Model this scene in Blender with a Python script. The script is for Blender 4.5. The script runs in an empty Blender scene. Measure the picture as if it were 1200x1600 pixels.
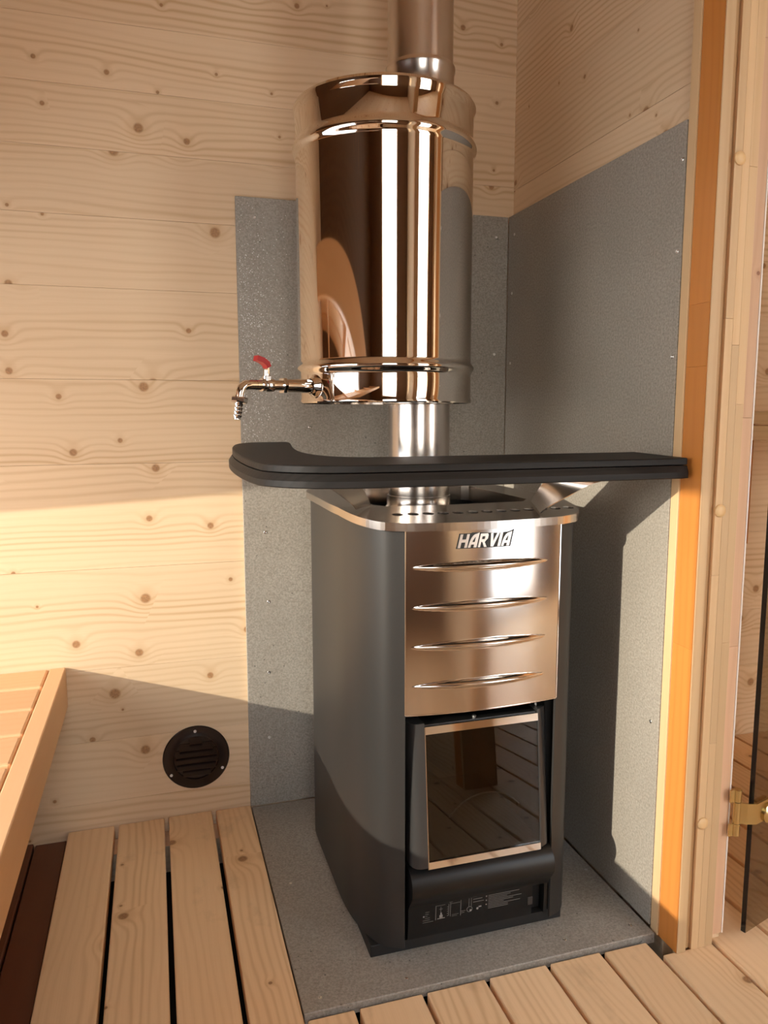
import bpy, bmesh, math, random
from mathutils import Vector, Matrix
random.seed(7)
scn = bpy.context.scene
COL = scn.collection
PI = math.pi

# ------------------------------------------------------------------ camera
F_PX, YAW, PITCH, ROLL = 1183.4, 0.29361, 0.12984, -0.00177
CAM = Vector((-0.7766, -1.6035, 0.868))
Fv = Vector((math.sin(YAW)*math.cos(PITCH), math.cos(YAW)*math.cos(PITCH), -math.sin(PITCH)))
Rv = Vector((math.cos(YAW), -math.sin(YAW), 0))
Uv = Rv.cross(Fv)
R2 = Rv*math.cos(ROLL) + Uv*math.sin(ROLL)
U2 = Uv*math.cos(ROLL) - Rv*math.sin(ROLL)
cd = bpy.data.cameras.new('camera'); cam = bpy.data.objects.new('camera', cd); COL.objects.link(cam)
M = Matrix((R2, U2, -Fv)).transposed().to_4x4(); M.translation = CAM
cam.matrix_world = M
cd.sensor_fit = 'VERTICAL'; cd.sensor_height = 24.0; cd.lens = F_PX/1600*24.0
cd.clip_start = 0.02; cd.clip_end = 200
scn.camera = cam

# ------------------------------------------------------------------ world, sun, exposure
SUNK, SUNS = 2.2, 0.31                       # dx/dy and -dz/dx of the sunbeam
w = bpy.data.worlds.new('sky'); scn.world = w; w.use_nodes = True
nt = w.node_tree; bg = nt.nodes['Background']
# clear pale sky, a little whiter towards the horizon all the way round
tcw = nt.nodes.new('ShaderNodeTexCoord'); sxw = nt.nodes.new('ShaderNodeSeparateXYZ'); rw = nt.nodes.new('ShaderNodeValToRGB')
nt.links.new(tcw.outputs['Generated'], sxw.inputs[0]); nt.links.new(sxw.outputs[2], rw.inputs[0]); nt.links.new(rw.outputs[0], bg.inputs[0])
rw.color_ramp.elements[0].color = (1.0, 0.93, 0.84, 1); rw.color_ramp.elements[1].color = (0.66, 0.80, 1.0, 1); rw.color_ramp.elements[1].position = 0.8
bg.inputs[1].default_value = 4.4
sd = bpy.data.lights.new('sun', 'SUN'); sun = bpy.data.objects.new('sun', sd); COL.objects.link(sun)
sd.energy = 2.95; sd.angle = math.radians(0.6); sd.color = (1.0, 0.90, 0.75)
sun.rotation_euler = Vector((SUNK, 1, -SUNS*SUNK)).to_track_quat('-Z', 'Y').to_euler()
sun.location = (-6, -3, 4)

def portal(name, loc, rot, sx, sy):
    ld = bpy.data.lights.new(name, 'AREA'); ld.shape = 'RECTANGLE'; ld.size = sx; ld.size_y = sy
    ld.cycles.is_portal = True
    o = bpy.data.objects.new(name, ld); COL.objects.link(o); o.location = loc; o.rotation_euler = rot
portal('daylight_portal', (-0.785, -2.37, 1.16), (PI/2, 0, PI), 0.73, 1.16)
portal('daylight_portal', (0.925, -2.37, 1.0), (PI/2, 0, PI), 0.75, 1.93)
portal('daylight_portal', (-1.80, -0.737, 0.93), (PI/2, 0, -PI/2), 1.45, 0.78)
vs = scn.view_settings
vs.view_transform = 'Standard'; vs.look = 'None'; vs.gamma = 1.0; vs.use_curve_mapping = False
vs.exposure = 0.9
cy = scn.cycles
cy.max_bounces = 14; cy.diffuse_bounces = 8; cy.glossy_bounces = 6; cy.transparent_max_bounces = 12
cy.caustics_reflective = True; cy.blur_glossy = 0.5; cy.sample_clamp_indirect = 6.0

# ------------------------------------------------------------------ materials
class NT:
    def __init__(s, name):
        s.m = bpy.data.materials.new(name); s.m.use_nodes = True
        s.t = s.m.node_tree; s.b = s.t.nodes['Principled BSDF']; s.out = s.t.nodes['Material Output']
    def n(s, typ, **kw):
        nd = s.t.nodes.new(typ)
        for k, v in kw.items(): setattr(nd, k, v)
        return nd
    def put(s, sock, v):
        if isinstance(v, bpy.types.NodeSocket): s.t.links.new(v, sock)
        elif v is not None: sock.default_value = v
    def math(s, op, a, b=None, c=None, clamp=False):
        nd = s.n('ShaderNodeMath', operation=op, use_clamp=clamp)
        s.put(nd.inputs[0], a); s.put(nd.inputs[1], b); s.put(nd.inputs[2], c)
        return nd.outputs[0]
    def comb(s, x, y, z=0.0):
        nd = s.n('ShaderNodeCombineXYZ')
        for i, v in enumerate((x, y, z)): s.put(nd.inputs[i], v)
        return nd.outputs[0]
    def noise(s, vec, scale=1.0, detail=2.0, rough=0.5):
        nd = s.n('ShaderNodeTexNoise'); s.put(nd.inputs['Vector'], vec)
        nd.inputs['Scale'].default_value = scale; nd.inputs['Detail'].default_value = detail
        nd.inputs['Roughness'].default_value = rough
        return nd.outputs['Fac']
    def rng(s, v, a, b, c=0.0, d=1.0, smooth=False):
        nd = s.n('ShaderNodeMapRange'); nd.clamp = True
        if smooth: nd.interpolation_type = 'SMOOTHSTEP'
        for i, x in enumerate((v, a, b, c, d)): s.put(nd.inputs[i], x)
        return nd.outputs[0]
    def mix(s, f, a, b):
        nd = s.n('ShaderNodeMix', data_type='RGBA')
        s.put(nd.inputs[0], f)
        s.put(nd.inputs[6], a if isinstance(a, bpy.types.NodeSocket) else (*a, 1))
        s.put(nd.inputs[7], b if isinstance(b, bpy.types.NodeSocket) else (*b, 1))
        return nd.outputs[2]
    def bump(s, h, strength=0.2, dist=0.001):
        nd = s.n('ShaderNodeBump'); nd.inputs['Strength'].default_value = strength; nd.inputs['Distance'].default_value = dist
        s.put(nd.inputs['Height'], h); s.t.links.new(nd.outputs[0], s.b.inputs['Normal'])

def plain(name, col, rough=0.5, metal=0.0, spec=0.5):
    t = NT(name); t.b.inputs['Base Color'].default_value = (*col, 1)
    t.b.inputs['Roughness'].default_value = rough; t.b.inputs['Metallic'].default_value = metal
    t.b.inputs['Specular IOR Level'].default_value = spec
    return t.m

def wood(name, u, v, light, dark, knot, ring=75.0, amp=3.0, kscale=7.0, kthr=0.45, kr=0.011, line=0.5, tone=0.16, rough=0.5, dirt=0.0):
    t = NT(name)
    tc = t.n('ShaderNodeTexCoord'); sp = t.n('ShaderNodeSeparateXYZ'); t.t.links.new(tc.outputs['Object'], sp.inputs[0])
    oi = t.n('ShaderNodeObjectInfo'); rnd = oi.outputs['Random']
    U = t.math('ADD', sp.outputs['XYZ'.index(u)], t.math('MULTIPLY', rnd, 53.7))
    V0 = sp.outputs['XYZ'.index(v)]
    W = sp.outputs[[i for i in range(3) if 'XYZ'[i] not in (u, v)][0]]
    V = t.math('ADD', t.math('ADD', V0, t.math('MULTIPLY', W, 0.55)), t.math('MULTIPLY', rnd, 17.3))
    n1 = t.math('SUBTRACT', t.noise(t.comb(t.math('MULTIPLY', U, 1.6), t.math('MULTIPLY', V, 7.0), rnd), 1.0, 2.5), 0.5)
    vo = t.n('ShaderNodeTexVoronoi', voronoi_dimensions='2D', feature='F1')
    t.put(vo.inputs['Vector'], t.comb(U, V)); vo.inputs['Scale'].default_value = kscale
    d = t.math('DIVIDE', vo.outputs['Distance'], kscale)
    cs = t.n('ShaderNodeSeparateColor'); t.t.links.new(vo.outputs['Color'], cs.inputs[0])
    has = t.math('GREATER_THAN', cs.outputs[1], kthr)
    size = t.math('MULTIPLY_ADD', t.math('POWER', cs.outputs[0], 1.6), kr, 0.0028)
    q = t.math('DIVIDE', d, t.math('MULTIPLY', size, 2.6))
    bul = t.math('MULTIPLY', t.math('EXPONENT', t.math('MULTIPLY', t.math('MULTIPLY', q, q), -1.0)), has)
    s_ = t.math('ADD', t.math('MULTIPLY', V, ring), t.math('MULTIPLY', n1, amp))
    s_ = t.math('ADD', s_, t.math('MULTIPLY', bul, t.math('MULTIPLY', size, ring*2.3)))
    ln = t.math('MULTIPLY_ADD', t.math('SINE', t.math('MULTIPLY', s_, 2*PI)), 0.5, 0.5)
    ln = t.math('POWER', ln, 2.4)
    con = t.rng(t.noise(t.comb(t.math('MULTIPLY', U, 0.7), t.math('MULTIPLY', V, 11.0), 3.0), 1.0, 1.0), 0.35, 0.68, 0.12, 1.0)
    fib = t.noise(t.comb(t.math('MULTIPLY', U, 9.0), t.math('MULTIPLY', V, 520.0), 1.0), 1.0, 2.0)
    f = t.math('MULTIPLY', t.math('MULTIPLY', ln, con), line)
    f = t.math('ADD', f, t.math('MULTIPLY', t.math('SUBTRACT', fib, 0.5), 0.22))
    f = t.math('ADD', f, t.math('MULTIPLY', t.noise(t.comb(t.math('MULTIPLY', U, 1.1), t.math('MULTIPLY', V, 4.0), 8.0), 1.0, 2.0), 0.22), clamp=True)
    c = t.mix(f, light, dark)
    tn = t.n('ShaderNodeHueSaturation'); t.t.links.new(c, tn.inputs['Color'])
    t.put(tn.inputs['Value'], t.math('MULTIPLY_ADD', t.math('SUBTRACT', rnd, 0.5), tone*2, 1.0))
    c = tn.outputs[0]
    halo = t.math('MULTIPLY', t.rng(d, size, t.math('MULTIPLY', size, 2.4), 1.0, 0.0), t.math('MULTIPLY', has, 0.35))
    km = t.math('MULTIPLY', t.rng(d, t.math('MULTIPLY', size, 0.55), size, 1.0, 0.0, True), t.math('MULTIPLY', has, 0.85))
    kn = t.noise(t.comb(U, V, W), 260.0, 1.0)
    c = t.mix(halo, c, dark)
    c = t.mix(km, c, t.mix(kn, [x*0.45 for x in knot], [min(1, x*1.5) for x in knot]))
    if dirt:
        dn = t.rng(t.noise(t.comb(t.math('MULTIPLY', U, 9.0), t.math('MULTIPLY', V, 14.0), 2.0), 1.0, 4.0, 0.6), 0.60, 0.78)
        c = t.mix(t.math('MULTIPLY', dn, dirt), c, (0.22, 0.12, 0.055))
    t.t.links.new(c, t.b.inputs['Base Color'])
    t.b.inputs['Roughness'].default_value = rough; t.b.inputs['Specular IOR Level'].default_value = 0.35
    t.bump(ln, 0.10, 0.0006)
    return t.m

SPL, SPD, SPK = (0.76, 0.57, 0.37), (0.53, 0.325, 0.155), (0.34, 0.165, 0.065)
W_X = wood('spruce_wall_x', 'X', 'Z', SPL, SPD, SPK, ring=66, amp=4.6, kscale=8.5, kthr=0.40, line=0.62, tone=0.05, rough=0.55)
W_Y = wood('spruce_wall_y', 'Y', 'Z', SPL, SPD, SPK, ring=80, amp=6.0, kscale=8, kthr=.35, line=0.62, tone=0.05, rough=0.55)
W_FL = wood('spruce_floor', 'Y', 'X', (0.87, 0.62, 0.365), (0.58, 0.33, 0.14), (0.30, 0.14, 0.055), ring=70, amp=7, kscale=8, kthr=0.4, kr=0.009, line=0.42, tone=0.07, rough=0.5, dirt=0.28)
W_JX = wood('spruce_joist', 'X', 'Z', SPL, SPD, SPK, tone=0.05)
W_BX = wood('alder_slat', 'X', 'Y', (0.74, 0.44, 0.23), (0.60, 0.31, 0.14), SPK, ring=45, kthr=1.1, line=0.22, tone=0.06, rough=0.45)
W_BY = wood('alder_rail', 'Y', 'X', (0.76, 0.47, 0.25), (0.64, 0.35, 0.16), SPK, ring=35, kthr=1.1, line=0.15, tone=0.04, rough=0.45)
W_JB = wood('aspen_jamb', 'Z', 'X', (0.63, 0.43, 0.235), (0.50, 0.30, 0.14), SPK, ring=60, kthr=1.1, line=0.25, tone=0.13, rough=0.4)
W_CS = wood('orange_casing', 'Z', 'Y', (0.58, 0.225, 0.05), (0.45, 0.15, 0.028), SPK, ring=60, kthr=1.1, line=0.3, tone=0.09, rough=0.38)
W_ST = wood('pink_jamb_stop', 'Z', 'X', (0.66, 0.42, 0.26), (0.50, 0.28, 0.16), (0.25, .1, .05), ring=60, kthr=0.6, kr=.004, line=0.3, tone=0.08, rough=0.4)
W_TN = wood('tan_recess_shade', 'Z', 'X', (0.50, 0.30, 0.135), (0.42, 0.23, 0.09), SPK, ring=60, kthr=1.1, line=0.25, tone=0.05, rough=0.45)  # darker tan carries the shade of the recessed strip in its colour
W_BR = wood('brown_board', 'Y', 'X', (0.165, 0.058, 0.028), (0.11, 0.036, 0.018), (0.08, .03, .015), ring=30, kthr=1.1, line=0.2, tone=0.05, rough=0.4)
W_BK = wood('black_stained_wood', 'X', 'Y', (0.013, 0.011, 0.010), (0.006, 0.0055, 0.005), (0.006, .005, .005), ring=90, kthr=1.1, line=0.7, tone=0.03, rough=0.5)

def cement(name):
    t = NT(name)
    tc = t.n('ShaderNodeTexCoord'); P = tc.outputs['Object']
    a = t.noise(P, 5.0, 3.0); b = t.noise(P, 260.0, 3.0, 0.7); e = t.noise(P, 160.0, 2.0)
    c = t.mix(t.rng(a, 0.3, 0.7), (0.335, 0.305, 0.258), (0.40, 0.365, 0.312))
    c = t.mix(t.math('MULTIPLY', t.rng(b, 0.36, 0.64), 0.75), c, (0.20, 0.178, 0.145))
    c = t.mix(t.rng(b, 0.70, 0.78), c, (0.10, 0.09, 0.08))
    vo = t.n('ShaderNodeTexVoronoi', feature='F1'); t.put(vo.inputs['Vector'], P); vo.inputs['Scale'].default_value = 95.0
    cs = t.n('ShaderNodeSeparateColor'); t.t.links.new(vo.outputs['Color'], cs.inputs[0])
    sz = t.math('MULTIPLY', t.rng(cs.outputs[0], 0.62, 1.0, 0.0, 1.0), 0.17)
    pit = t.math('LESS_THAN', vo.outputs['Distance'], sz)
    c = t.mix(t.math('MULTIPLY', pit, 0.8), c, (0.085, 0.075, 0.065))
    t.t.links.new(c, t.b.inputs['Base Color'])
    t.b.inputs['Roughness'].default_value = 0.5; t.b.inputs['Specular IOR Level'].default_value = 0.45
    t.bump(t.math('SUBTRACT', b, pit), 0.25, 0.0008)
    return t.m
CEM = cement('cement_board')

def steel(name, col, rough, brush=None):
    t = NT(name); t.b.inputs['Metallic'].default_value = 1.0
    t.b.inputs['Base Color'].default_value = (*col, 1); t.b.inputs['Roughness'].default_value = rough
    if brush is not None:
        tc = t.n('ShaderNodeTexCoord'); mp = t.n('ShaderNodeMapping'); t.t.links.new(tc.outputs['Object'], mp.inputs[0])
        mp.inputs['Scale'].default_value = brush
        n = t.noise(mp.outputs[0], 1.0, 2.0)
        t.put(t.b.inputs['Roughness'], t.rng(n, 0.3, 0.7, rough*0.75, rough*1.3))
        t.bump(n, 0.04, 0.0004)
    return t.m
MIRROR = steel('mirror_steel', (0.74, 0.69, 0.635), 0.035)
PANEL = steel('polished_panel_steel', (0.66, 0.61, 0.56), 0.135)
SATIN = steel('satin_pipe_steel', (0.66, 0.61, 0.57), 0.21)
RIMST = steel('rim_steel', (0.55, 0.49, 0.43), 0.2)
BRK = steel('bracket_steel', (0.66, 0.58, 0.51), 0.25)
LETT = steel('letter_steel', (0.80, 0.74, 0.68), 0.35)
CHROME = steel('chrome', (0.78, 0.76, 0.74), 0.07)
BRASS = steel('antique_brass', (0.62, 0.49, 0.24), 0.22)
SCREW = steel('screw_zinc', (0.72, 0.70, 0.67), 0.3)
PAINT = NT('graphite_paint')
_tc = PAINT.n('ShaderNodeTexCoord'); _nz = PAINT.noise(_tc.outputs['Object'], 900.0, 2.0)
PAINT.put(PAINT.b.inputs['Base Color'], PAINT.mix(_nz, (0.019, 0.018, 0.0165), (0.028, 0.026, 0.024)))
PAINT.b.inputs['Roughness'].default_value = 0.42; PAINT.b.inputs['Specular IOR Level'].default_value = 0.42; PAINT.bump(_nz, 0.1, 0.0004); PAINT = PAINT.m
BLACK = plain('matt_black_steel', (0.010, 0.0095, 0.009), 0.55)
DRAWER = plain('black_drawer_steel', (0.008, 0.0076, 0.0072), 0.36, 0, 0.35)
DFRAME = plain('door_frame_paint', (0.028, 0.027, 0.026), 0.36)
CHAMB = plain('chamber_black', (0.006, 0.006, 0.006), 0.35)
SOOT = plain('firebox_black', (0.012, 0.010, 0.009), 0.8)
VENT = plain('dark_brown_plastic', (0.012, 0.005, 0.0035), 0.24)
RED = plain('red_lever_paint', (0.42, 0.018, 0.022), 0.35)
WHITE = plain('white_seal', (0.82, 0.76, 0.68), 0.5)
PRINT = plain('grey_print', (0.22, 0.21, 0.20), 0.6)
DARKGAP = plain('dark_subfloor', (0.012, 0.009, 0.007), 0.9)
PLUG = wood('birch_plug', 'Z', 'X', (0.72, 0.48, 0.24), (0.62, 0.38, 0.17), SPK, ring=90, kthr=1.1, line=0.2, tone=0.02, rough=0.35)
GROUND = plain('pale_gravel', (0.55, 0.54, 0.52), 0.9)
RAILM = W_BK; W_BK.node_tree.nodes['Principled BSDF'].inputs['Specular IOR Level'].default_value = 0.22

def glass(name, tint, rough=0.0, f0=0.04):
    t = NT(name); t.t.nodes.remove(t.b)
    tr = t.n('ShaderNodeBsdfTransparent'); tr.inputs[0].default_value = (*tint, 1)
    gl = t.n('ShaderNodeBsdfGlossy'); gl.inputs['Roughness'].default_value = rough; gl.inputs[0].default_value = (0.95, 0.95, 0.95, 1)
    lw = t.n('ShaderNodeLayerWeight'); fr = t.math('MULTIPLY_ADD', t.math('POWER', lw.outputs['Facing'], 5.0), 1.0-f0, f0, clamp=True)
    mx = t.n('ShaderNodeMixShader')
    t.t.links.new(fr, mx.inputs[0]); t.t.links.new(tr.outputs[0], mx.inputs[1]); t.t.links.new(gl.outputs[0], mx.inputs[2])
    t.t.links.new(mx.outputs[0], t.out.inputs['Surface'])
    return t.m
GL_FIRE = glass('fire_glass', (0.40, 0.36, 0.32), 0.01, 0.05)
GL_DOOR = glass('smoked_glass', (0.62, 0.57, 0.49))
GL_WIN = glass('window_glass', (0.98, 0.99, 0.985))
GLEDGE = plain('glass_edge_black', (0.006, 0.006, 0.007), 0.15)
t_ = NT('pale_glint'); t_.b.inputs['Base Color'].default_value = (0.75, 0.74, 0.72, 1); t_.b.inputs['Roughness'].default_value = 0.08
GLINT = t_.m

# ------------------------------------------------------------------ mesh helpers
def link(name, me, mat, parent=None, loc=(0, 0, 0)):
    o = bpy.data.objects.new(name, me); COL.objects.link(o)
    if mat is not None and not me.materials: me.materials.append(mat)
    o.location = loc
    if parent is not None: o.parent = parent
    return o
def finish(bm, smooth=None):
    bmesh.ops.recalc_face_normals(bm, faces=bm.faces)
    me = bpy.data.meshes.new('m'); bm.to_mesh(me); bm.free()
    if smooth is not None:
        for p in me.polygons: p.use_smooth = True
        try: me.set_sharp_from_angle(angle=math.radians(smooth))
        except Exception: pass
    return me
def addbox(bm, x0, x1, y0, y1, z0, z1):
    vs_ = [bm.verts.new(p) for p in ((x0,y0,z0),(x1,y0,z0),(x1,y1,z0),(x0,y1,z0),(x0,y0,z1),(x1,y0,z1),(x1,y1,z1),(x0,y1,z1))]
    for f in ((0,3,2,1),(4,5,6,7),(0,1,5,4),(1,2,6,5),(2,3,7,6),(3,0,4,7)): bm.faces.new([vs_[i] for i in f])
    return vs_
def box(name, parent, mat, x0, x1, y0, y1, z0, z1, bev=0.0, seg=1):
    """a box with its own origin at its centre, in the parent's (unrotated) frame"""
    c = Vector(((x0+x1)/2, (y0+y1)/2, (z0+z1)/2))
    bm = bmesh.new(); addbox(bm, x0-c.x, x1-c.x, y0-c.y, y1-c.y, z0-c.z, z1-c.z)
    if bev > 0: bmesh.ops.bevel(bm, geom=list(bm.edges), offset=bev, segments=seg, affect='EDGES', profile=0.5)
    pl = world_loc(parent)
    return link(name, finish(bm), mat, parent, c - pl)
def world_loc(o):
    v = Vector((0, 0, 0))
    while o is not None: v = v + o.location; o = o.parent
    return v
def meshobj(name, parent, mat, bm, smooth=None):
    """bm is in world coordinates; parent has no rotation"""
    return link(name, finish(bm, smooth), mat, parent, -world_loc(parent) if parent else (0, 0, 0))
def lathe(bm, prof, c, n=64, axis='Z', close=False):
    rings = []
    for r, z in prof:
        if r < 1e-6: rings.append([bm.verts.new((c[0], c[1], c[2]+z))])
        else: rings.append([bm.verts.new((c[0]+r*math.cos(2*PI*i/n), c[1]+r*math.sin(2*PI*i/n), c[2]+z)) for i in range(n)])
    for a, b in zip(rings, rings[1:]):
        for i in range(n):
            j = (i+1) % n
            if len(a) == 1 and len(b) == 1: continue
            if len(a) == 1: bm.faces.new((a[0], b[i], b[j]))
            elif len(b) == 1: bm.faces.new((a[i], a[j], b[0]))
            else: bm.faces.new((a[i], a[j], b[j], b[i]))
def lathe_dir(bm, prof, p0, d, n=24, poly=None):
    """revolve (t, r) about the axis p0 + t*d; poly gives a low-sided (hex) section"""
    d = Vector(d).normalized(); q = d.to_track_quat('Z', 'Y'); n = poly or n
    rings = []
    for t, r in prof:
        c = Vector(p0) + d*t
        if r < 1e-6: rings.append([bm.verts.new(c)])
        else: rings.append([bm.verts.new(c + q @ Vector((r*math.cos(2*PI*i/n), r*math.sin(2*PI*i/n), 0))) for i in range(n)])
    for a, b in zip(rings, rings[1:]):
        for i in range(n):
            j = (i+1) % n
            if len(a) == 1 and len(b) == 1: continue
            if len(a) == 1: bm.faces.new((a[0], b[i], b[j]))
            elif len(b) == 1: bm.faces.new((a[i], a[j], b[0]))
            else: bm.faces.new((a[i], a[j], b[j], b[i]))
def tube(bm, pts, r, n=10, cap=True):
    pts = [Vector(p) for p in pts]; rings = []; up = None
    for i, p in enumerate(pts):
        d = (pts[min(i+1, len(pts)-1)] - pts[max(i-1, 0)]).normalized()
        if up is None: up = d.orthogonal().normalized()
        up = (up - d*up.dot(d)).normalized(); s = d.cross(up)
        rings.append([bm.verts.new(p + (up*math.cos(2*PI*k/n) + s*math.sin(2*PI*k/n))*r) for k in range(n)])
    for a, b in zip(rings, rings[1:]):
        for i in range(n): bm.faces.new((a[i], a[(i+1) % n], b[(i+1) % n], b[i]))
    if cap: bm.faces.new(rings[0][::-1]); bm.faces.new(rings[-1])
def prism_x(bm, prof, x0, x1):
    """profile of (y, z) extruded along x"""
    a = [bm.verts.new((x0, y, z)) for y, z in prof]; b = [bm.verts.new((x1, y, z)) for y, z in prof]
    n = len(prof)
    for i in range(n): bm.faces.new((a[i], a[(i+1) % n], b[(i+1) % n], b[i]))
    bm.faces.new(a[::-1]); bm.faces.new(b)
def catmull(pts, n=8, closed=False):
    out = []; m = len(pts)
    rngi = range(m) if closed else range(m-1)
    for i in rngi:
        p = [Vector(pts[(i+k) % m]) if closed else Vector(pts[min(max(i+k, 0), m-1)]) for k in (-1, 0, 1, 2)]
        for j in range(n):
            t = j/n
            out.append(0.5*((2*p[1]) + (p[2]-p[0])*t + (2*p[0]-5*p[1]+4*p[2]-p[3])*t*t + (3*p[1]-p[0]-3*p[2]+p[3])*t**3))
    if not closed: out.append(Vector(pts[-1]))
    return out
def empty(name, loc=(0, 0, 0)):
    o = bpy.data.objects.new(name, None); COL.objects.link(o); o.location = loc; o.empty_display_size = 0.05
    return o
def tag(o, label, cat, group=None):
    o['label'] = label; o['category'] = cat
    if group: o['group'] = group
    return o
def struct(o, label=None, cat=None):
    o['kind'] = 'structure'
    if label: o['label'] = label
    if cat: o['category'] = cat
    return o

# ================================================================== THE ROOM
XL, YF, ZC = -1.78, -2.33, 2.12           # left wall, front wall, ceiling
WX = 0.016                                  # face of the right-hand timber wall
# ---- back wall: laminated timber planks
bm = bmesh.new(); addbox(bm, XL-0.12, 1.75, 0.034, 0.12, -0.12, ZC+0.1)
wb = struct(meshobj('wall_back', None, W_X, bm), 'pale knotty spruce wall of wide horizontal planks behind the stove', 'wall')
seams = [-0.10, 0.055, 0.19, 0.345, 0.555, 0.768, 0.935, 1.111, 1.245, 1.367, 1.479, 1.597, 1.76, 1.93, ZC]
for z0, z1 in zip(seams, seams[1:]):
    o_ = random.uniform(0, 0.0004)
    box('plank', wb, W_X, XL, WX+0.022, 0.010+o_, 0.034, z0, z1-0.0004, 0.0003)
    box('plank', wb, W_X, 0.10, 1.7, 0.010+o_, 0.034, z0, z1-0.0004, 0.0003)
# ---- right wall with a doorway
DY0, DY1, DZ = -0.662, -1.40, 1.95
bm = bmesh.new()
addbox(bm, WX+0.02, 0.10, -0.645, 0.034, -0.12, ZC+.1); addbox(bm, WX+0.02, 0.10, YF, DY1, -0.12, ZC+.1); addbox(bm, WX+0.02, 0.10, DY1, -0.645, DZ, ZC+.1)
wr = struct(meshobj('wall_right', None, W_Y, bm), 'spruce plank wall on the right with the grey panel and the doorway', 'wall')
rs = [-0.1, 0.2, 0.42, 0.61, 0.83, 1.04, 1.22, 1.36, 1.53, 1.70, 1.90, ZC]
for z0, z1 in zip(rs, rs[1:]):
    o_ = random.uniform(0, 0.0004)
    box('plank', wr, W_Y, WX+o_, WX+0.021, -0.612, 0.0098, z0, z1-0.0004, 0.0003)
    box('plank', wr, W_Y, WX+o_, WX+0.021, YF, DY1-0.05, z0, z1-0.0004, 0.0003)
for z0, z1 in ((1.99, ZC),):
    box('plank', wr, W_Y, WX, WX+0.021, DY1-0.05, -0.612, z0, z1, 0.0003)
# ---- left wall with a low window whose unseen outline is cut to shape the sun patch
def poly_wall_x(name, x0, x1, outer, hole, mat):
    bm = bmesh.new()
    for x in (x0, x1):
        vo = [bm.verts.new((x, y, z)) for y, z in outer]; vh = [bm.verts.new((x, y, z)) for y, z in hole]
        es = [bm.edges.new((vo[i], vo[(i+1) % len(vo)])) for i in range(len(vo))] + [bm.edges.new((vh[i], vh[(i+1) % len(vh)])) for i in range(len(vh))]
        bmesh.ops.triangle_fill(bm, edges=es, use_beauty=True)
    for ring in (outer, hole):
        n = len(ring)
        for i in range(n):
            (ya, za), (yb, zb) = ring[i], ring[(i+1) % n]
            bm.faces.new([bm.verts.new(p) for p in ((x0, ya, za), (x0, yb, zb), (x1, yb, zb), (x1, ya, za))])
    bmesh.ops.remove_doubles(bm, verts=bm.verts, dist=1e-5)
    return meshobj(name, None, mat, bm)
def topline(xw, x):                          # height at plane xw of the ray that lands on the shade line at x on the back wall
    t = (x-xw)/SUNK; return (-t, 0.709+0.052*(x+0.604) + SUNS*SUNK*t)
p1 = topline(XL, -1.75); p2 = topline(XL, 0.15)
hole = [(-0.012, 0.54), (-0.012, p1[1]), (p2[0], p2[1]), (-1.514, p2[1]), (-1.514, 0.54)]
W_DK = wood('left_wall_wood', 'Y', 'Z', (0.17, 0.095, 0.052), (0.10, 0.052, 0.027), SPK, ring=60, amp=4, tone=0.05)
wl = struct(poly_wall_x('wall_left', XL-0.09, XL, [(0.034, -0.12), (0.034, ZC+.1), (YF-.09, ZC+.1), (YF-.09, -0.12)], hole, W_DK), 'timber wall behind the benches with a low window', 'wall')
win1 = struct(empty('window_1', (XL-0.03, -0.8, 0.54)), 'unseen low window beside the benches, upper corner slanted to shape the sunlight', 'window')
bm = bmesh.new(); bm.faces.new([bm.verts.new((XL-0.05, y, z)) for y, z in hole]); meshobj('pane', win1, GL_WIN, bm)
# ---- front wall (behind the photographer) with two tall windows
def front_wall():
    bm = bmesh.new(); y0, y1 = YF-0.09, YF
    wins = ((-1.15, -0.42, 0.58, 1.74), (0.55, 1.30, 0.03, 1.96))
    bars = [(XL-.09, -1.15, -.12, ZC+.1), (-0.42, 0.55, -.12, ZC+.1), (1.30, 1.79, -.12, ZC+.1)]
    for a, b, c, d in wins: bars += [(a, b, -.12, c), (a, b, d, ZC+.1)]
    for (x0, x1, z0, z1) in bars:
        addbox(bm, x0, x1, y0, y1, z0, z1)
    return meshobj('wall_front', None, W_DK, bm)
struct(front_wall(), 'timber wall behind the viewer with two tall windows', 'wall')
def front_window(name, x0, x1, z0, z1, label):
    e = struct(empty(name, ((x0+x1)/2, YF-0.05, z0)), label, 'window')
    for (a, b, c, d) in ((x0, x0+.045, z0, z1), (x1-.045, x1, z0, z1), (x0+.045, x1-.045, z0, z0+.045), (x0+.045, x1-.045, z1-.045, z1)):
        box('window_frame', e, W_JX, a, b, YF-0.07, YF-0.01, c, d)
    bm = bmesh.new(); bm.faces.new([bm.verts.new(p) for p in ((x0, YF-.045, z0), (x1, YF-.045, z0), (x1, YF-.045, z1), (x0, YF-.045, z1))])
    meshobj('pane', e, GL_WIN, bm)
front_window('window_2', -1.15, -0.42, 0.58, 1.74, 'tall narrow window behind the viewer')
front_window('window_3', 0.55, 1.30, 0.03, 1.96, 'floor-length window of the dressing room')
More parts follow.
